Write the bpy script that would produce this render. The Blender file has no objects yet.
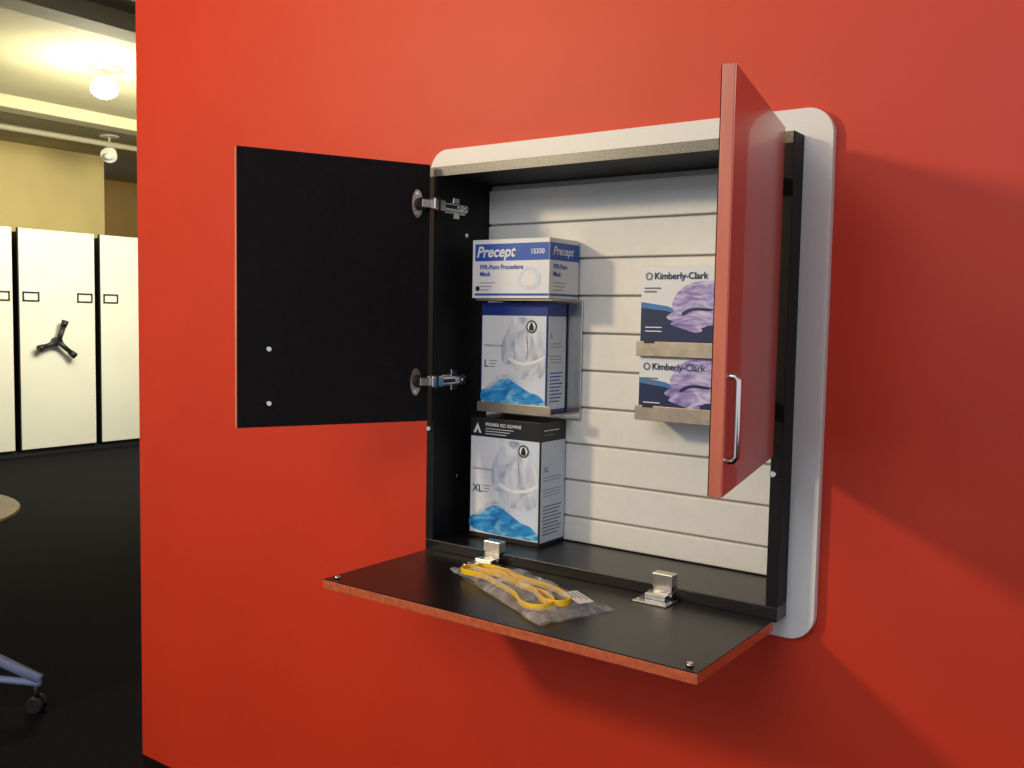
import bpy, bmesh, math, random
from mathutils import Vector, Matrix, noise
random.seed(4)
scene = bpy.context.scene
scene.view_settings.view_transform = 'Standard'
COL = scene.collection

# ---------------------------------------------------------------- materials
def mat(name, col, rough=0.5, metal=0.0, var=0.0, vscale=20, bump=0.0, bscale=150, spec=0.5, coat=0.0, stretch=None, col2=None):
    m = bpy.data.materials.new(name); m.use_nodes = True
    nt = m.node_tree; b = nt.nodes['Principled BSDF']
    b.inputs['Base Color'].default_value = (*col, 1)
    b.inputs['Roughness'].default_value = rough
    b.inputs['Metallic'].default_value = metal
    b.inputs['Specular IOR Level'].default_value = spec
    b.inputs['Coat Weight'].default_value = coat
    tc = nt.nodes.new('ShaderNodeTexCoord')
    mp = nt.nodes.new('ShaderNodeMapping')
    nt.links.new(tc.outputs['Object'], mp.inputs['Vector'])
    if stretch: mp.inputs['Scale'].default_value = stretch
    if var > 0 or col2:
        n = nt.nodes.new('ShaderNodeTexNoise'); n.inputs['Scale'].default_value = vscale; n.inputs['Detail'].default_value = 4
        r = nt.nodes.new('ShaderNodeValToRGB')
        c2 = col2 if col2 else tuple(min(1, c*(1+var)) for c in col)
        c1 = col if col2 else tuple(c*(1-var) for c in col)
        r.color_ramp.elements[0].position = .35; r.color_ramp.elements[1].position = .65
        r.color_ramp.elements[0].color = (*c1, 1); r.color_ramp.elements[1].color = (*c2, 1)
        nt.links.new(mp.outputs[0], n.inputs['Vector']); nt.links.new(n.outputs['Fac'], r.inputs[0])
        nt.links.new(r.outputs[0], b.inputs['Base Color'])
    if bump > 0:
        n2 = nt.nodes.new('ShaderNodeTexNoise'); n2.inputs['Scale'].default_value = bscale; n2.inputs['Detail'].default_value = 3
        bp = nt.nodes.new('ShaderNodeBump'); bp.inputs['Strength'].default_value = bump; bp.inputs['Distance'].default_value = 0.002
        nt.links.new(mp.outputs[0], n2.inputs['Vector']); nt.links.new(n2.outputs['Fac'], bp.inputs['Height'])
        nt.links.new(bp.outputs[0], b.inputs['Normal'])
    return m

def folds(name, c1, c2, c3, scale=30, dist=1.6, stretch=(1, 1, .45), rot=.5):
    m = mat(name, c1, 0.4)
    nt = m.node_tree; b = nt.nodes['Principled BSDF']
    mp = [n for n in nt.nodes if n.type == 'MAPPING'][0]
    mp.inputs['Scale'].default_value = stretch; mp.inputs['Rotation'].default_value = (0, rot, 0)
    w = nt.nodes.new('ShaderNodeTexNoise'); w.inputs['Scale'].default_value = scale
    w.inputs['Distortion'].default_value = dist; w.inputs['Detail'].default_value = 2
    r = nt.nodes.new('ShaderNodeValToRGB')
    r.color_ramp.elements[0].position = .3; r.color_ramp.elements[1].position = .68
    r.color_ramp.elements[0].color = (*c1, 1); r.color_ramp.elements[1].color = (*c3, 1)
    e = r.color_ramp.elements.new(.48); e.color = (*c2, 1)
    nt.links.new(mp.outputs[0], w.inputs['Vector']); nt.links.new(w.outputs['Fac'], r.inputs[0])
    nt.links.new(r.outputs[0], b.inputs['Base Color'])
    return m

def emis(name, col, s):
    m = bpy.data.materials.new(name); m.use_nodes = True
    b = m.node_tree.nodes['Principled BSDF']
    b.inputs['Base Color'].default_value = (*col, 1)
    b.inputs['Emission Color'].default_value = (*col, 1); b.inputs['Emission Strength'].default_value = s
    return m

M_red = mat('red_wall_paint', (0.63, 0.038, 0.010), 0.50, bump=0.06, bscale=160, var=0.03, vscale=3, spec=0.42)
M_white = mat('white_laminate', (0.80, 0.79, 0.77), 0.40, var=0.02, vscale=300, spec=.35)
M_slat = mat('slat_white', (0.80, 0.78, 0.73), 0.45, var=0.02, vscale=40)
M_slatd = mat('slat_groove', (0.42, 0.40, 0.36), 0.6, var=.05)
M_black = mat('black_laminate', (0.007, 0.006, 0.007), 0.55, bump=0.15, bscale=400, var=.2, vscale=60, spec=.22)
M_blackg = mat('black_laminate_shelf', (0.008, 0.007, 0.008), 0.30, bump=0.15, bscale=400, var=.2, vscale=60)
M_speckglare = mat('speckled_edge_glare', (0.15, 0.145, 0.12), 0.3, col2=(0.27, 0.26, 0.22), vscale=300, spec=.5)  # glare on black laminate, put into a grey speckled colour
M_edge = mat('door_edge_band', (0.66, 0.17, 0.09), 0.4, var=.12, vscale=25, stretch=(1, 1, .15))
M_edgeh = mat('flap_edge_band', (0.60, 0.14, 0.05), 0.4, col2=(0.46, 0.09, 0.035), vscale=90)
M_doorred = mat('door_red_laminate', (0.60, 0.095, 0.065), 0.28, var=.06, vscale=8, stretch=(1, 1, .1), coat=.3)
M_steel = mat('brushed_steel', (0.62, 0.60, 0.56), 0.28, 1.0, var=.08, vscale=60, stretch=(1, 1, .1))
M_steelw = mat('bracket_steel', (0.46, 0.38, 0.29), 0.38, 0.9, var=.1, vscale=40)
M_cup = mat('hinge_cup', (0.50, 0.38, 0.33), 0.22, 1.0, var=.05)
M_nickel = mat('nickel', (0.75, 0.74, 0.72), 0.18, 1.0, var=.03)
M_hinge = mat('hinge_nickel', (0.52, 0.51, 0.49), 0.22, 1.0, var=.03)
M_carpet = mat('dark_carpet', (0.006, 0.006, 0.008), 0.95, var=.4, vscale=90, bump=.6, bscale=300, spec=.1)
M_ceil = mat('ceiling_paint', (0.36, 0.33, 0.20), 0.8, var=.08, vscale=1.5)
M_pipe = mat('conduit_paint', (0.42, 0.38, 0.25), 0.6, var=.05)
M_cream = mat('cream_wall_paint', (0.70, 0.56, 0.22), 0.7, var=.04, vscale=2)
M_brown = mat('recess_wall_paint', (0.46, 0.29, 0.09), 0.7, var=.05, vscale=2)
M_shelf = mat('shelving_panel_white', (0.74, 0.73, 0.62), 0.4, var=.02, vscale=3)
M_dark = mat('dark_metal', (0.012, 0.012, 0.014), 0.5, var=.2)
M_card = mat('white_card', (0.82, 0.84, 0.88), 0.45, var=.015, vscale=10)
M_cardb = mat('pale_blue_card', (0.66, 0.74, 0.87), 0.45, var=.05, vscale=12)
M_blue = mat('print_blue', (0.010, 0.095, 0.50), 0.4, var=.05)
M_navy = mat('print_navy', (0.006, 0.02, 0.09), 0.4, var=.1)
M_navyb = mat('print_deep_blue', (0.008, 0.035, 0.26), 0.4, var=.1)
M_blackp = mat('print_black', (0.008, 0.008, 0.01), 0.4, var=.1)
M_grey = mat('print_grey', (0.18, 0.19, 0.22), 0.5, var=.1)
M_wprint = mat('print_white', (0.85, 0.86, 0.9), 0.5, var=.02)
M_gown = folds('print_gown_folds', (0.38, 0.42, 0.56), (0.58, 0.63, 0.75), (0.76, 0.80, 0.88), 30, 1.4)
M_gownd = folds('print_gown_shade', (0.32, 0.36, 0.52), (0.48, 0.53, 0.68), (0.66, 0.71, 0.82), 34, 1.4)
M_cyan = folds('print_blue_folds', (0.01, 0.17, 0.55), (0.03, 0.34, 0.76), (0.26, 0.64, 0.92), 28, 1.8, (.5, 1, 1.6), .3)
M_purp = folds('print_purple_folds', (0.20, 0.14, 0.44), (0.42, 0.35, 0.70), (0.70, 0.65, 0.90), 34, 2.0, (.55, 1, 1.5), .5)
M_skyp = mat('print_sky', (0.06, 0.20, 0.52), 0.4, var=.2, vscale=12)
M_yel = mat('yellow_elastic', (0.98, 0.58, 0.01), 0.45, var=.1)
M_tan = mat('table_top_laminate', (0.30, 0.22, 0.11), 0.5, var=.1, vscale=8)
M_leg = mat('table_leg_metal', (0.40, 0.55, 0.88), 0.35, 0.2, var=.05)
M_bulb = emis('lamp_glow', (1.0, 0.96, 0.85), 60)

# ---------------------------------------------------------------- geometry helpers
def empty(name, loc=(0, 0, 0), rotz=0.0, parent=None):
    e = bpy.data.objects.new(name, None); COL.objects.link(e)
    e.empty_display_size = .05
    e.location = loc; e.rotation_euler = (0, 0, rotz)
    if parent: e.parent = parent
    return e
def link(name, me, m, parent, smooth=False):
    o = bpy.data.objects.new(name, me); COL.objects.link(o)
    if m: me.materials.append(m)
    if parent: o.parent = parent
    if smooth:
        for p in me.polygons: p.use_smooth = True
    return o
def boxes(name, lst, m, parent=None, bevel=0.0):
    bm = bmesh.new()
    for (x0, x1, y0, y1, z0, z1) in lst:
        r = bmesh.ops.create_cube(bm, size=1)
        for v in r['verts']:
            v.co = Vector(((x0+x1)/2+v.co.x*(x1-x0), (y0+y1)/2+v.co.y*(y1-y0), (z0+z1)/2+v.co.z*(z1-z0)))
    me = bpy.data.meshes.new(name)
    if bevel > 0:
        bmesh.ops.bevel(bm, geom=bm.edges[:], offset=bevel, segments=2, affect='EDGES', profile=.5)
    bm.to_mesh(me); bm.free()
    return link(name, me, m, parent)
def box(name, a, m, parent=None, bevel=0.0): return boxes(name, [a], m, parent, bevel)
def cyl(name, p0, p1, r, m, parent=None, r2=None, seg=24, bevel=0):
    p0 = Vector(p0); p1 = Vector(p1); d = p1-p0
    bm = bmesh.new()
    bmesh.ops.create_cone(bm, cap_ends=True, segments=seg, radius1=r, radius2=r if r2 is None else r2, depth=d.length)
    if bevel:
        es = [e for e in bm.edges if abs(e.verts[0].co.z-e.verts[1].co.z) < 1e-6]
        bmesh.ops.bevel(bm, geom=es, offset=bevel, segments=2, affect='EDGES')
    q = d.to_track_quat('Z', 'Y').to_matrix().to_4x4()
    bmesh.ops.transform(bm, matrix=Matrix.Translation((p0+p1)/2) @ q, verts=bm.verts)
    me = bpy.data.meshes.new(name); bm.to_mesh(me); bm.free()
    o = link(name, me, m, parent)
    for p in me.polygons: p.use_smooth = len(p.vertices) == 4
    return o
def tube(name, pts, r, m, parent=None, cyclic=False, smooth=True):
    cu = bpy.data.curves.new(name, 'CURVE'); cu.dimensions = '3D'
    cu.bevel_depth = r; cu.bevel_resolution = 4; cu.use_fill_caps = True
    s = cu.splines.new('BEZIER' if smooth else 'POLY')
    if smooth:
        s.bezier_points.add(len(pts)-1)
        for b, p in zip(s.bezier_points, pts):
            b.co = p; b.handle_left_type = b.handle_right_type = 'AUTO'
    else:
        s.points.add(len(pts)-1)
        for b, p in zip(s.points, pts): b.co = (*p, 1)
    s.use_cyclic_u = cyclic
    o = bpy.data.objects.new(name, cu); COL.objects.link(o); cu.materials.append(m)
    if parent: o.parent = parent
    return o
def catmull(pts, n=6):
    out = []; N = len(pts)
    for i in range(N):
        p0, p1, p2, p3 = [Vector(pts[(i+k-1) % N]) for k in range(4)]
        for j in range(n):
            t = j/n
            out.append(.5*((2*p1)+(-p0+p2)*t+(2*p0-5*p1+4*p2-p3)*t*t+(-p0+3*p1-3*p2+p3)*t**3))
    return out
def flat(name, pts, org, m, parent, side='front', smooth=True):
    """printed shape on a carton: pts in metres on the face, org = lower left corner of the face"""
    P = catmull(pts) if smooth else [Vector(p) for p in pts]
    bm = bmesh.new()
    if side == 'front': vs = [bm.verts.new((p.x, 0, p.y)) for p in P]
    else: vs = [bm.verts.new((0, p.x, p.y)) for p in P]
    f = bm.faces.new(vs)
    bmesh.ops.triangulate(bm, faces=[f])
    me = bpy.data.meshes.new(name); bm.to_mesh(me); bm.free()
    o = link(name, me, m, parent); o.location = org
    return o
def rect(name, x0, x1, z0, z1, org, m, parent, side='front'):
    return flat(name, [(x0, z0), (x1, z0), (x1, z1), (x0, z1)], org, m, parent, side, smooth=False)
def ring(name, c, r0, r1, org, m, parent):
    bm = bmesh.new(); n = 24; a = []; b = []
    for i in range(n):
        t = 2*math.pi*i/n
        a.append(bm.verts.new((c[0]+r0*math.cos(t), 0, c[1]+r0*math.sin(t))))
        b.append(bm.verts.new((c[0]+r1*math.cos(t), 0, c[1]+r1*math.sin(t))))
    for i in range(n): bm.faces.new((a[i], a[(i+1) % n], b[(i+1) % n], b[i]))
    me = bpy.data.meshes.new(name); bm.to_mesh(me); bm.free()
    o = link(name, me, m, parent); o.location = org; return o
def text(name, s, size, loc, m, parent, side='front', shear=0, bold=0):
    cu = bpy.data.curves.new(name, 'FONT'); cu.body = s; cu.size = size; cu.shear = shear; cu.offset = bold
    cu.materials.append(m)
    o = bpy.data.objects.new(name, cu); COL.objects.link(o)
    o.rotation_euler = (math.pi/2, 0, 0) if side == 'front' else (math.pi/2, 0, math.pi/2)
    o.location = loc; o.parent = parent
    return o

# ---------------------------------------------------------------- room shell
ZC = 3.25
CX0, CX1, CZ0, CZ1 = -1.427, -0.585, 0.883, 1.765
box('floor', (-13, 3.2, -6, 9, -0.1, 0), M_carpet)
box('ceiling', (-13, 3.2, -6, 9, ZC, ZC+.1), M_ceil)
boxes('wall_back', [(-2.680, CX0, .02, .34, 0, ZC), (CX1, 3.2, .02, .34, 0, ZC),
                    (CX0, CX1, .02, .34, 0, CZ0), (CX0, CX1, .02, .34, CZ1, ZC)], M_red)
box('wall_left', (-10.8, -10.6, -6, 4.67, 0, ZC), M_cream)
box('wall_recess', (-12.6, -12.4, 4.67, 9, 0, ZC), M_brown)
box('wall_far', (-12.6, 3.2, 8.8, 9, 0, ZC), M_cream)

# ---------------------------------------------------------------- the wall cabinet
cab = empty('wall_cabinet')
def rrect(x0, x1, z0, z1, r, n=10):
    pts = []
    for cx, cz, a0 in ((x1-r, z1-r, 0), (x0+r, z1-r, 90), (x0+r, z0+r, 180), (x1-r, z0+r, 270)):
        for i in range(n+1):
            a = math.radians(a0+90*i/n); pts.append((cx+r*math.cos(a), cz+r*math.sin(a)))
    return pts
cu = bpy.data.curves.new('tmp', 'CURVE'); cu.dimensions = '2D'; cu.fill_mode = 'BOTH'; cu.extrude = .008; cu.bevel_depth = .0012
for pts in (rrect(-1.467, -.5345, .844, 1.812, .048), [(CX0, CZ0), (CX1, CZ0), (CX1, CZ1), (CX0, CZ1)]):
    s = cu.splines.new('POLY'); s.points.add(len(pts)-1)
    for b, p in zip(s.points, pts): b.co = (p[0], p[1], 0, 1)
    s.use_cyclic_u = True
tmp = bpy.data.objects.new('tmp', cu); COL.objects.link(tmp)
tmp.rotation_euler = (math.pi/2, 0, 0)
bpy.context.view_layer.update()
me = bpy.data.meshes.new_from_object(tmp.evaluated_get(bpy.context.evaluated_depsgraph_get()))
me.transform(Matrix.Translation((0, .010, 0)) @ Matrix.Rotation(math.pi/2, 4, 'X'))
bpy.data.objects.remove(tmp)
link('back_panel', me, M_white, cab)

FY = -.049
SY = .145          # front plane of the slat wall
box('top_board', (CX0, CX1, FY, SY+.03, CZ1-.020, CZ1), M_black, cab, .0012)
box('bottom_board', (CX0, CX1, FY, SY+.03, CZ0, .911), M_blackg, cab, .0012)
box('side_left', (CX0, CX0+.022, FY, SY+.03, .911, CZ1-.020), M_black, cab, .0008)
box('side_right', (CX1-.022, CX1, FY, SY+.03, .911, CZ1-.020), M_black, cab, .0008)
box('back_board', (CX0+.022, CX1-.022, SY+.018, SY+.03, .911, CZ1-.020), M_slatd, cab)
box('top_edge_glare', (CX0+.002, CX1-.002, FY-.0015, FY+.001, CZ1-.021, CZ1-.001), M_speckglare, cab)  # black board edge; its glare is painted on as this grey strip
# slat wall
zs = [.911]+[1.396+k*.085 for k in range(-5, 5)]+[CZ1-.020]
sl = []
for a, b in zip(zs[:-1], zs[1:]):
    if b-a > .01: sl.append((CX0+.023, CX1-.023, SY, SY+.014, a+.0022, b-.0022))
boxes('slat_boards', sl, M_slat, cab, .0028)
box('slat_groove_back', (CX0+.023, CX1-.023, SY+.011, SY+.018, .911, CZ1-.020), M_slatd, cab)

# doors
def door_frame(name, p0, p1):
    d = Vector((p1[0]-p0[0], p1[1]-p0[1]))
    return empty(name, (p0[0], p0[1], 0), math.atan2(d.y, d.x), cab), d.length
DZ0, DZ1 = 1.190, 1.767
dl, L = door_frame('door_left', (-1.405, -.072), (-1.592, -.456))
box('core', (0, L, -.0175, -.0015, DZ0, DZ1), M_edge, dl, .0008)
box('inner_face', (.0008, L-.0008, -.002, 0, DZ0+.0008, DZ1-.0008), M_black, dl)
box('outer_face', (.0008, L-.0008, -.019, -.0172, DZ0+.0008, DZ1-.0008), M_doorred, dl)
for z in (1.354, 1.240):
    cyl('handle_screw', (L-.066, -.0005, z), (L-.066, .003, z), .0055, M_nickel, dl, bevel=.0008)
tube('pull_handle', [(L-.066, -.019, 1.240), (L-.066, -.034, 1.244), (L-.066, -.034, 1.350), (L-.066, -.019, 1.354)], .0045, M_nickel, dl, smooth=False)
dr, L2 = door_frame('door_right', (-.613, -.078), (-.5235, -.512))
box('core', (0, L2, .0015, .0185, DZ0, DZ1), M_edge, dr, .0008)
box('inner_face', (.0008, L2-.0008, 0, .002, DZ0+.0008, DZ1-.0008), M_black, dr)
box('outer_face', (.0008, L2-.0008, .0182, .020, DZ0+.0008, DZ1-.0008), M_doorred, dr)
hx = L2-.026
tube('pull_handle', [(hx, .019, 1.238), (hx, .028, 1.238), (hx, .032, 1.244), (hx, .032, 1.348), (hx, .028, 1.354), (hx, .019, 1.354)], .0060, M_nickel, dr, smooth=False)

# concealed door hinges
def hinge(door, sgn, z, sx):
    bm = bmesh.new(); n = 28
    vs = [bm.verts.new((.032+.013*math.cos(t), 0, z+.031*math.sin(t))) for t in [2*math.pi*i/n for i in range(n)]]
    f = bm.faces.new(vs); r = bmesh.ops.extrude_face_region(bm, geom=[f])
    for v in r['geom']:
        if isinstance(v, bmesh.types.BMVert): v.co.y += sgn*.004
    bmesh.ops.recalc_face_normals(bm, faces=bm.faces)
    me = bpy.data.meshes.new('hinge_flange'); bm.to_mesh(me); bm.free(); link('hinge_flange', me, M_cup, door)
    cyl('hinge_cup', (.024, 0, z), (.024, sgn*.012, z), .014, M_dark, door, bevel=.001)
    box('hinge_link', (.002, .028, min(0, sgn*.020), max(0, sgn*.020), z-.010, z+.010), M_hinge, door, .002)
    for dz in (-.022, .022):
        cyl('hinge_flange_screw', (.034, 0, z+dz), (.034, sgn*.0055, z+dz), .0035, M_nickel, door)
    xi = CX0+.022 if sx > 0 else CX1-.022
    def bx(nm, a, b, y0, y1, z0, z1, m, bv=.0012):
        X = sorted((xi+sx*a, xi+sx*b)); box(nm, (X[0], X[1], y0, y1, z+z0, z+z1), m, cab, bv)
    bx('hinge_plate', 0, .004, -.025, .050, -.013, .013, M_nickel)
    bx('hinge_cross_plate', 0, .006, .004, .026, -.024, .024, M_nickel)
    bx('hinge_arm', .006, .020, -.058, .040, -.010, .010, M_nickel, .003)
    bx('hinge_arm_slot', .0195, .0208, -.045, .0, -.004, .004, M_dark, .0003)
    bx('hinge_knuckle', .006, .028, -.086, -.048, -.014, .014, M_hinge, .004)
    bx('hinge_spring', .010, .0285, -.078, -.066, -.0155, .0155, M_dark, .003)
    for yy in (.008, .032):
        cyl('hinge_screw', (xi+sx*.0195, yy, z), (xi+sx*.0225, yy, z), .0055, M_nickel, cab)
        cyl('hinge_screw_slot', (xi+sx*.0224, yy, z), (xi+sx*.0228, yy, z), .0025, M_dark, cab)
for z in (1.678, 1.281):
    hinge(dl, 1, z, 1); hinge(dr, -1, z, -1)

# fold-down flap
fl = empty('flap', parent=cab)
FX0, FX1, F0, F1 = -1.418, -.589, -.378, -.053
box('core', (FX0, FX1, F0, F1, .869, .886), M_edgeh, fl, .0008)
box('top_face', (FX0+.0008, FX1-.0008, F0+.0008, F1, .885, .888), M_blackg, fl)
for x in (FX0+.022, FX1-.022):
    cyl('bumper', (x, F0+.02, .888), (x, F0+.02, .894), .006, M_nickel, fl, bevel=.001)
for x in (-1.228, -.812):
    box('flap_hinge_leaf', (x-.036, x+.036, -.112, -.062, .888, .8915), M_nickel, fl, .001)
    box('flap_hinge_body', (x-.022, x+.022, -.088, -.040, .8915, .902), M_nickel, fl, .0015)
    box('flap_hinge_block', (x-.022, x+.022, -.058, -.034, .9115, .936), M_steel, fl, .0015)
    box('flap_hinge_step', (x-.020, x+.020, -.056, -.0495, .900, .915), M_steel, fl, .001)
    cyl('flap_hinge_pin', (x-.026, -.062, .898), (x+.026, -.062, .898), .005, M_nickel, fl)
    for dx in (-.029, .029):
        cyl('flap_hinge_screw', (x+dx, -.098, .8912), (x+dx, -.098, .893), .004, M_steel, fl)
# cam screws
for x, y, z in ((CX1-.016, FY, 1.155), (CX0+.008, FY, 1.17)):
    cyl('cam_screw', (x, y-.004, z), (x, y+.001, z), .006, M_nickel, cab, bevel=.0008)
for y, z in ((.06, 1.62), (.04, 1.05)):
    cyl('side_screw', (CX0+.021, y, z), (CX0+.024, y, z), .005, M_nickel, cab)

# steel holders hooked on the slat wall
hl = empty('steel_holder')
box('plate', (-1.350, -1.128, SY-.006, SY-.002, 1.196, 1.472), M_steel, hl, .001)
box('tray', (-1.356, -1.150, .050, SY-.005, 1.209, 1.213), M_steelw, hl, .0008)
box('front_lip', (-1.356, -1.150, .047, .051, 1.209, 1.232), M_steelw, hl, .001)
box('upper_tray', (-1.346, -1.136, .025, SY-.005, 1.4665, 1.4715), M_steelw, hl, .0008)
box('hook', (-1.33, -1.15, SY-.003, SY+.0005, 1.39, 1.402), M_steel, hl)
for i, z in enumerate((1.357, 1.224)):
    h = empty('steel_tray_holder' if i == 0 else 'steel_tray_holder.001')
    x0, x1 = -.938, -.685
    box('tray', (x0, x1, .050, SY-.002, z-.003, z), M_steelw, h, .0008)
    box('front_lip', (x0, x1, .046, .050, z-.003, z+.028), M_steelw, h, .001)
    box('plate', (x0, x1, SY-.005, SY-.001, z-.003, z+.10), M_steelw, h, .001)
    for x in (x0+.03, x1-.03):
        box('front_lip_notch', (x-.012, x+.012, .0452, .0462, z+.024, z+.0282), M_dark, h)

# ---------------------------------------------------------------- cartons
def carton(name, x0, x1, y0, y1, z0, z1, m, bevel=.001):
    e = empty(name)
    box('carton', (x0, x1, y0, y1, z0, z1), m, e, bevel)
    return e, (x0, y0-.0007, z0), (x1+.0007, y0, z0), x1-x0, z1-z0, y1-y0

# face mask carton
e, of, os_, W, Hh, Dp = carton('face_mask_box', -1.352, -1.140, .018, .139, 1.4718, 1.604, M_card)
rect('band', .008, W-.001, Hh-.048, Hh-.010, of, M_blue, e)
rect('base_line', .008, W-.001, .006, .011, of, M_blue, e)
text('brand_text', 'Precept', .034, (of[0]+.012, of[1]-.0004, of[2]+Hh-.039), M_wprint, e, shear=.25, bold=.0008)
text('code_text', '15330', .015, (of[0]+W-.050, of[1]-.0004, of[2]+Hh-.034), M_wprint, e, bold=.0003)
text('line1', 'FFR-Purn Procedure', .0145, (of[0]+.022, of[1]-.0004, of[2]+Hh-.067), M_blue, e, bold=.0003)
text('line2', 'Mask', .0145, (of[0]+.022, of[1]-.0004, of[2]+Hh-.082), M_blue, e, bold=.0003)
for i in range(3): rect('fine_print', .022, .065-.008*i, .034-.008*i, .0355-.008*i, of, M_grey, e)
ring('logo', (.016, .022), 0, .006, of, M_blackp, e)
flat('mask_picture', [(.130, .030), (.134, .055), (.152, .070), (.175, .066), (.190, .048), (.182, .026), (.155, .020)], of, M_cardb, e)
flat('mask_picture', [(.138, .034), (.15, .058), (.168, .060), (.180, .042), (.165, .028)], (of[0], of[1]-.0003, of[2]), M_wprint, e)
rect('side_band', .001, Dp-.002, Hh-.048, Hh-.010, os_, M_blue, e, 'side')
rect('side_base_line', .001, Dp-.002, .006, .011, os_, M_blue, e, 'side')
text('side_brand', 'Precept', .026, (os_[0]+.0004, os_[1]+.012, os_[2]+Hh-.036), M_wprint, e, 'side', shear=.25, bold=.0005)
text('side_line1', 'FFR-Purn', .015, (os_[0]+.0004, os_[1]+.014, os_[2]+Hh-.067), M_blue, e, 'side', bold=.0003)
text('side_line2', 'Mask', .015, (os_[0]+.0004, os_[1]+.014, os_[2]+Hh-.083), M_blue, e, 'side', bold=.0003)
for i in range(3): rect('side_print', .016, .07-.008*i, .034-.008*i, .0355-.008*i, os_, M_grey, e, 'side')

def gown(name, x0, x1, y0, y1, z0, z1, topm, size_txt, bandh):
    e, of, os_, W, H, D = carton(name, x0, x1, y0, y1, z0, z1, topm)
    rect('front_sheet', .003, W-.003, .012, H-bandh, of, M_card, e)
    lay = lambda k: (of[0], of[1]-.0003*k, of[2])
    s = W/.186; t = (H-bandh)/.215
    P = lambda pts: [(a*s, b*t) for a, b in pts]
    rect('front_tint', W*.42, W-.004, .012, H-bandh-.001, lay(1), M_cardb, e)
    flat('gown_body', P([(.085, .203), (.110, .211), (.145, .208), (.168, .180), (.181, .13), (.178, .085), (.14, .070), (.10, .078), (.080, .10), (.090, .13), (.080, .165)]), lay(2), M_gown, e)
    flat('gown_arm', P([(.092, .200), (.072, .178), (.060, .145), (.064, .112), (.080, .105), (.094, .125), (.098, .16)]), lay(3), M_gownd, e)
    flat('gown_neck', P([(.103, .209), (.118, .196), (.134, .208), (.120, .2125)]), lay(3), M_gownd, e)
    flat('gown_tie', P([(.084, .122), (.115, .112), (.150, .116), (.180, .128), (.180, .122), (.150, .109), (.115, .105), (.084, .114)]), lay(4), M_wprint, e)
    flat('gown_fold', P([(.128, .19), (.134, .15), (.128, .12), (.134, .12), (.142, .15), (.138, .19)]), lay(3), M_gownd, e)
    flat('gown_blue', P([(.004, .022), (.006, .044), (.03, .050), (.055, .068), (.080, .074), (.110, .060), (.14, .046), (.165, .040), (.182, .026), (.180, .015), (.12, .013), (.05, .014)]), lay(5), M_cyan, e)
    flat('gown_blue_edge', P([(.004, .042), (.03, .052), (.055, .070), (.080, .077), (.110, .063), (.105, .070), (.080, .083), (.052, .078), (.028, .058)]), lay(4), M_gown, e)
    ic = (W-.042*s, H-bandh-.024)
    ring('icon_disc', ic, 0, .011, lay(6), M_wprint, e)
    ring('icon', ic, .011, .0145, lay(6), M_blackp, e)
    flat('icon_figure', [(ic[0]-.006, ic[1]-.008), (ic[0]-.005, ic[1]+.003), (ic[0], ic[1]+.010), (ic[0]+.005, ic[1]+.003), (ic[0]+.006, ic[1]-.008)], lay(7), M_blackp, e)
    text('size_text', size_txt, .024, (of[0]+.010, lay(3)[1], of[2]+.098*t), M_navy, e, bold=.0003)
    dx = .022 if size_txt == 'XL' else .008
    for i in range(3): rect('fine_print', .018+dx, .040+dx-.003*i, .112*t-.007*i, .1135*t-.007*i, lay(3), M_grey, e)
    text('title_text', 'Isolation Gowns', .0085, (of[0]+.010, lay(3)[1], of[2]+.145*t), M_grey, e)
    rect('side_sheet', .002, D-.002, .010, H-bandh, os_, M_cardb, e, 'side')
    q = (os_[0]+.0003, os_[1], os_[2])
    for i in range(9):
        rect('side_print', .012, D-.014-(i % 3)*.006, .09-.008*i, .0930-.008*i, q, M_blue if topm is M_navyb else M_grey, e, 'side')
    for zz in (.115, .122, .129, .150, .157): rect('side_rule', .012, D-.020, zz, zz+.0015, q, M_grey, e, 'side')
    text('side_code', size_txt, .018, (q[0], q[1]+.012, q[2]+.17), M_navy, e, 'side')
    if bandh > .035:
        text('top_text', 'PREMIER ISO GOWNS', .0105, (of[0]+.045, lay(2)[1], of[2]+H-.018), M_wprint, e, bold=.0002)
        for i in range(3): rect('top_print', .045, .125-.01*i, H-.025-.006*i, H-.0235-.006*i, lay(2), M_card, e)
        flat('top_logo', [(.010, H-.036), (.022, H-.012), (.034, H-.036), (.027, H-.036), (.022, H-.026), (.017, H-.036)], lay(2), M_wprint, e, smooth=False)
        rect('top_side_print', .012, D-.03, H-.020, H-.018, q, M_card, e, 'side')
        rect('top_side_print', .012, D-.05, H-.030, H-.028, q, M_grey, e, 'side')
gown('isolation_gown_box', -1.353, -1.1675, .057, .135, 1.2135, 1.463, M_navyb, 'L', .030)
gown('isolation_gown_box.001', -1.368, -1.168, .040, .143, .9115, 1.195, M_blackp, 'XL', .044)

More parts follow.
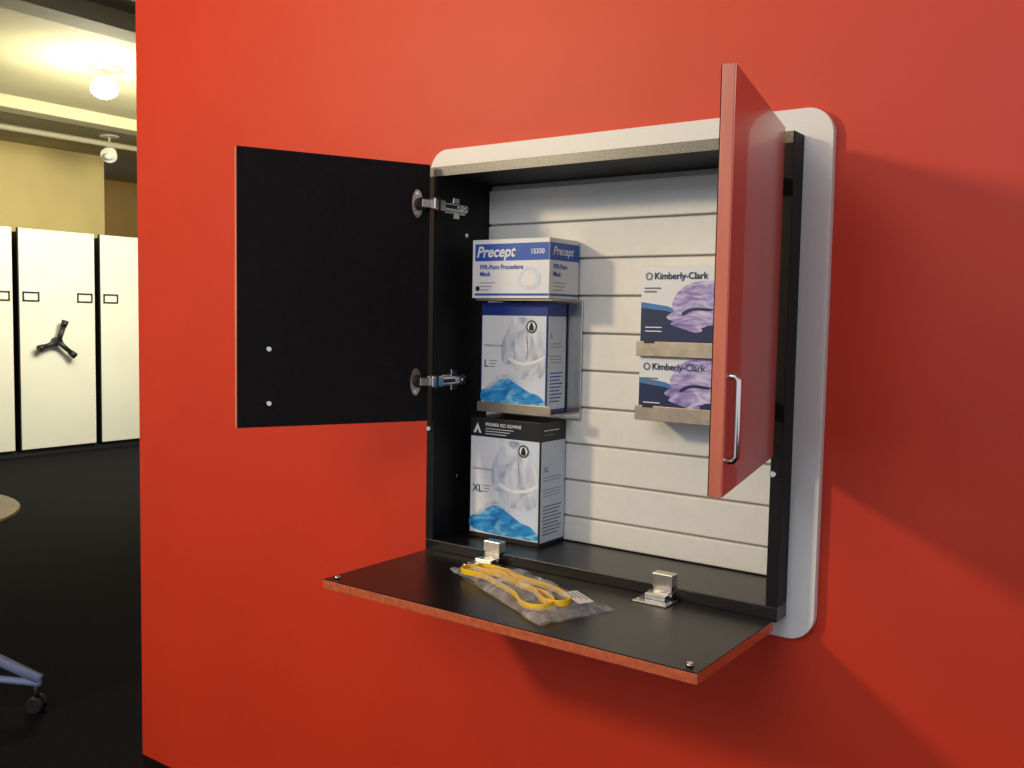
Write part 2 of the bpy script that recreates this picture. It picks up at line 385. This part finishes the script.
def gloves(name, x0, x1, z0, z1, Hd):
    e, of, os_, W, H, D = carton(name, x0, x1, .058, .1385, z0, z1, M_card)
    lay = lambda k: (of[0], of[1]-.0003*k, of[2])
    b = H-Hd
    flat('navy_band', [(0.001, .001), (W-.001, .001), (W-.001, b+.030), (.13, b+.040), (.06, b+.060), (.001, b+.066)], of, M_navy, e, smooth=False)
    flat('sky_band', [(.001, b+.063), (.06, b+.057), (.13, b+.038), (.13, b+.044), (.06, b+.067), (.001, b+.075)], lay(1), M_skyp, e, smooth=False)
    flat('glove_picture', [(.072, b+.070), (.082, b+.092), (.100, b+.108), (.125, b+.116), (.16, b+.118), (.20, b+.11), (.215, b+.08), (.19, b+.042), (.15, b+.028), (.11, b+.034), (.092, b+.048), (.078, b+.054)], lay(2), M_purp, e)
    flat('glove_shadow', [(.095, b+.054), (.12, b+.064), (.16, b+.062), (.155, b+.057), (.12, b+.058), (.098, b+.048)], lay(3), M_navy, e)
    flat('glove_finger', [(.060, b+.044), (.075, b+.054), (.092, b+.047), (.12, b+.043), (.15, b+.030), (.13, b+.022), (.100, b+.030), (.075, b+.036)], lay(3), M_purp, e)
    flat('glove_finger', [(.070, b+.030), (.085, b+.038), (.11, b+.034), (.14, b+.020), (.125, b+.014), (.095, b+.022)], lay(4), M_purp, e)
    ring('logo', (.018, H-.020), .005, .008, lay(3), M_grey, e)
    text('maker_text', 'Kimberly-Clark', .019, (of[0]+.030, lay(3)[1], of[2]+H-.026), M_navy, e, bold=.0004)
    rect('print', .008, .045, H-.046, H-.043, lay(3), M_grey, e); rect('print', .008, .036, H-.053, H-.050, lay(3), M_grey, e)
    for i in range(2): rect('low_print', .012, .05, b+.022-.008*i, b+.024-.008*i, lay(3), M_wprint, e)
gloves('glove_box', -.936, -.705, 1.3575, 1.539, .148)
gloves('glove_box.001', -.936, -.705, 1.2245, 1.3530, .118)

# ---------------------------------------------------------------- plastic bag with yellow straps
bag = empty('plastic_bag')
m = bpy.data.materials.new('clear_plastic'); m.use_nodes = True
nt = m.node_tree; b = nt.nodes['Principled BSDF']
b.inputs['Base Color'].default_value = (.68, .70, .80, 1); b.inputs['Roughness'].default_value = .09
n = nt.nodes.new('ShaderNodeTexNoise'); n.inputs['Scale'].default_value = 18; n.inputs['Distortion'].default_value = 1.6; n.inputs['Detail'].default_value = 2
r = nt.nodes.new('ShaderNodeMapRange'); r.inputs[1].default_value = .42; r.inputs[2].default_value = .78; r.inputs[3].default_value = .13; r.inputs[4].default_value = .60
bp = nt.nodes.new('ShaderNodeBump'); bp.inputs['Strength'].default_value = .5; bp.inputs['Distance'].default_value = .006
tc = nt.nodes.new('ShaderNodeTexCoord')
nt.links.new(tc.outputs['Object'], n.inputs['Vector']); nt.links.new(n.outputs['Fac'], r.inputs[0])
nt.links.new(r.outputs[0], b.inputs['Alpha']); nt.links.new(n.outputs['Fac'], bp.inputs['Height']); nt.links.new(bp.outputs[0], b.inputs['Normal'])
C = [Vector((-1.262, -.160)), Vector((-1.135, -.112)), Vector((-.842, -.190)), Vector((-.905, -.348))]
def sheet(name, amp, base, seed):
    bm = bmesh.new(); NU, NV = 70, 36; g = []
    for i in range(NU+1):
        row = []
        for j in range(NV+1):
            u, v = i/NU, j/NV
            p = (C[0]*(1-u)+C[3]*u)*(1-v)+(C[1]*(1-u)+C[2]*u)*v
            ed = min(1, 3.5*min(u, 1-u, v, 1-v))**.7
            a = 1-abs(noise.noise(Vector((u*5+seed, v*3, 0))))*2.0
            b_ = 1-abs(noise.noise(Vector((u*9-v*5, v*7, seed))))*1.8
            nz = .55+.3*a+.25*b_+.2*(1-u)
            z = base+amp*ed*max(0, nz)+.001*abs(noise.noise(Vector((u*20, v*20, seed))))
            row.append(bm.verts.new((p.x+.008*noise.noise(Vector((u*6, v*6, 3+seed))), p.y+.008*noise.noise(Vector((u*6, v*6, 8+seed))), z)))
        g.append(row)
    for i in range(NU):
        for j in range(NV): bm.faces.new((g[i][j], g[i+1][j], g[i+1][j+1], g[i][j+1]))
    me = bpy.data.meshes.new(name); bm.to_mesh(me); bm.free(); return link(name, me, m, bag, True)
sheet('film_top', .026, .892, 1.0); sheet('film_bottom', .001, .8890, 5.0)
def strap(pts, cyc=True):
    o = tube('yellow_strap', pts, .0022, M_yel, bag, cyclic=cyc); o.data.extrude = .0045; o.data.bevel_depth = .0016
strap([(-1.215, -.168, .902), (-1.13, -.205, .905), (-1.03, -.250, .902), (-.955, -.300, .902), (-.925, -.285, .905), (-.950, -.240, .906), (-1.05, -.205, .905), (-1.16, -.150, .905)])
strap([(-1.185, -.158, .908), (-1.10, -.190, .910), (-1.00, -.228, .909), (-.93, -.270, .907), (-.905, -.250, .908), (-.955, -.205, .909), (-1.06, -.180, .910), (-1.13, -.150, .908)])
me = bpy.data.meshes.new('folded_mask')
bm = bmesh.new(); bmesh.ops.create_uvsphere(bm, u_segments=32, v_segments=16, radius=1)
for v in bm.verts:
    w = 1+.2*noise.noise(v.co*3); v.co = Vector((-1.11+v.co.x*.070*w-v.co.y*.012, -.160+v.co.y*.024*w-v.co.x*.018, .898+v.co.z*.008))
bm.to_mesh(me); bm.free(); link('folded_mask', me, M_gown, bag, True)
lb = box('paper_label', (-.030, .030, -.016, .016, 0, .0005), M_card, bag)
lb.location = (-.900, -.225, .9125); lb.rotation_euler = (0, .08, -.45)
for i in range(3):
    q_ = box('label_print', (-.024, .018-.008*i, .008-.008*i, .0105-.008*i, .0006, .0008), M_grey, bag)
    q_.location = lb.location; q_.rotation_euler = lb.rotation_euler

# ---------------------------------------------------------------- mobile shelving (far left)
sh = empty('mobile_shelving')
FXs = -9.1; w = .765; gap = .062; y = 2.886-(w+gap)*5
while y < 8.0:
    pan = empty('carriage', parent=sh)
    box('end_panel', (FXs-.03, FXs, y, y+w, .07, 2.20), M_shelf, pan, .004)
    box('body', (FXs-1.0, FXs-.03, y+.02, y+w-.02, .05, 2.17), M_dark, pan)
    box('edge_trim', (FXs-.02, FXs+.004, y-.012, y-.001, .07, 2.20), M_dark, pan)
    for yy in (y+.03, y+w-.19):
        boxes('label_frame', [(FXs, FXs+.012, yy, yy+.16, 1.505, 1.518), (FXs, FXs+.012, yy, yy+.16, 1.585, 1.598),
                              (FXs, FXs+.012, yy, yy+.012, 1.505, 1.598), (FXs, FXs+.012, yy+.148, yy+.16, 1.505, 1.598)], M_dark, pan)
    if y > 2 and y < 3.5 or y > 4.5 or y < 1.0:
        cy, cz = y+w*.44, 1.115
        cyl('wheel_hub', (FXs, cy, cz), (FXs+.09, cy, cz), .042, M_dark, pan, bevel=.005)
        for a in (72, 198, 318):
            ca, sa = math.cos(math.radians(a)), math.sin(math.radians(a))
            cyl('wheel_spoke', (FXs+.07, cy, cz), (FXs+.085, cy+.15*ca, cz+.15*sa), .026, M_dark, pan, r2=.022)
            cyl('wheel_grip', (FXs+.08, cy+.15*ca, cz+.15*sa), (FXs+.09, cy+.22*ca, cz+.22*sa), .028, M_dark, pan, r2=.034, bevel=.006)
    y += w+gap
box('rail_plinth', (FXs-1.0, FXs-.04, -1.5, 8, 0, .05), M_dark, sh)

# ---------------------------------------------------------------- ceiling services and lamps
cs = empty('ceiling_conduit')
for x, zz, r_ in ((-4.4, 3.14, .03), (-5.0, 3.17, .02), (-9.4, 3.15, .03)):
    tube('pipe', [(x, -5, zz), (x+.25, 8.5, zz)], r_, M_pipe, cs, smooth=False)
tube('pipe', [(-10.5, .3, 3.17), (-2.9, .6, 3.17)], .03, M_pipe, cs, smooth=False)
bmx = empty('ceiling_beam')
for x in (-5.5, -8.4):
    box('beam', (x-.12, x+.12, -5.5, 8.7, 3.14, ZC), M_ceil, bmx, .01)
def spot_fixture(name, p, lit):
    e = empty(name)
    x, y, z = p
    cyl('canopy', (x, y, ZC-.015), (x, y, ZC), .10, M_shelf, e, bevel=.003)
    cyl('yoke', (x, y, ZC-.015), (x, y, z+.05), .012, M_shelf, e)
    cyl('housing', (x-.05, y+.05, z+.06), (x+.02, y-.02, z-.01), .055, M_shelf, e, r2=.085, bevel=.004)
    bm = bmesh.new(); bmesh.ops.create_uvsphere(bm, u_segments=20, v_segments=12, radius=.10 if lit else .05)
    for v in bm.verts: v.co.z *= .75
    bmesh.ops.translate(bm, verts=bm.verts, vec=(x+.03, y-.03, z-.02))
    me = bpy.data.meshes.new('bulb'); bm.to_mesh(me); bm.free(); link('bulb', me, M_bulb if lit else M_shelf, e, True)
spot_fixture('ceiling_spotlight', (-6.72, 2.36, 3.10), True)
spot_fixture('ceiling_spotlight.001', (-9.3, 3.95, 3.05), False)

# ---------------------------------------------------------------- table at the left edge
tb = empty('mobile_table')
tx, ty = -3.80, -.41
cyl('top', (tx, ty, .672), (tx, ty, .690), .550, M_tan, tb, seg=72, bevel=.004)
cyl('column', (tx, ty, .12), (tx, ty, .672), .04, M_leg, tb)
cyl('hub', (tx, ty, .09), (tx, ty, .50), .075, M_leg, tb, r2=.045)
a0 = math.atan2(.5835, .8121)
for k in range(4):
    a = a0+k*math.pi/2; ca, sa = math.cos(a), math.sin(a)
    cyl('leg', (tx+.03*ca, ty+.03*sa, .42), (tx+.68*ca, ty+.68*sa, .120), .022, M_leg, tb, r2=.018)
    cyl('brace', (tx+.03*ca, ty+.03*sa, .16), (tx+.68*ca, ty+.68*sa, .105), .013, M_leg, tb, r2=.012)
    cx, cy = tx+.665*ca, ty+.665*sa
    cyl('caster_stem', (cx, cy, .045), (cx, cy, .11), .010, M_dark, tb)
    for s_ in (-1, 1):
        cyl('caster_wheel', (cx-sa*.006*s_, cy+ca*.006*s_, .030), (cx-sa*.026*s_, cy+ca*.026*s_, .030), .030, M_dark, tb, bevel=.004)

# ---------------------------------------------------------------- lights
def lamp(name, kind, loc, energy, col, size=.2, target=None, **kw):
    l = bpy.data.lights.new(name, kind); l.energy = energy; l.color = col
    if kind == 'AREA': l.size = size
    else: l.shadow_soft_size = size
    for k, v in kw.items(): setattr(l, k, v)
    o = bpy.data.objects.new(name, l); COL.objects.link(o); o.location = loc
    if target is not None: o.rotation_euler = (Vector(target)-Vector(loc)).to_track_quat('-Z', 'Y').to_euler()
    return o
lamp('key_lamp', 'SPOT', (-3.3, -3.0, 2.80), 270, (1.0, .80, .48), .20, (-1.0, 0, 1.3), spot_size=math.radians(110), spot_blend=.8)
lamp('soft_fill_rear', 'AREA', (-.6, -3.4, 3.10), 52, (.90, .93, 1.0), 1.6, (-1.0, -.2, 1.0))  # added soft fill behind the camera, no fixture modelled
lamp('wall_warm_fill', 'AREA', (-1.8, -1.6, 3.18), 12, (1.0, .66, .25), 1.0, (-1.6, 0, 2.2))  # added warm fill that pushes the upper wall towards orange
lamp('back_room_lamp', 'POINT', (-6.6, 2.25, 2.75), 90, (1.0, .92, .70), .12)
lamp('back_room_shelf_fill', 'AREA', (-6.4, 3.4, 3.0), 180, (1.0, .95, .76), 1.2, (-9.1, 3.6, 1.2))  # unseen fill added to brighten the shelving panels
lamp('back_room_ceiling_fill', 'AREA', (-7.2, 2.5, 2.3), 8, (1.0, .90, .60), 1.5, (-7.2, 2.5, 3.2))  # unseen fill added to lift the back room ceiling
w_ = bpy.data.worlds.new('world'); scene.world = w_; w_.use_nodes = True
w_.node_tree.nodes['Background'].inputs[0].default_value = (.86, .89, 1.0, 1)
w_.node_tree.nodes['Background'].inputs[1].default_value = .75

# ---------------------------------------------------------------- camera
cam = bpy.data.cameras.new('camera'); co = bpy.data.objects.new('camera', cam); COL.objects.link(co)
cam.sensor_width = 36; cam.lens = 944/1024*36; cam.clip_start = .02
sp, cp = .0698, .9976; ro = .018
Fh = Vector((-.5835, .8121, 0)); R = Vector((.8121, .5835, 0)); Z = Vector((0, 0, 1))
F = Fh*cp-Z*sp; U = Fh*sp+Z*cp
rt = R*math.cos(ro)+U*math.sin(ro); up = -R*math.sin(ro)+U*math.cos(ro)
Mx = Matrix((rt, up, -F)).transposed().to_4x4(); Mx.translation = Vector((0, -1.7, 1.428))
co.matrix_world = Mx
scene.camera = co
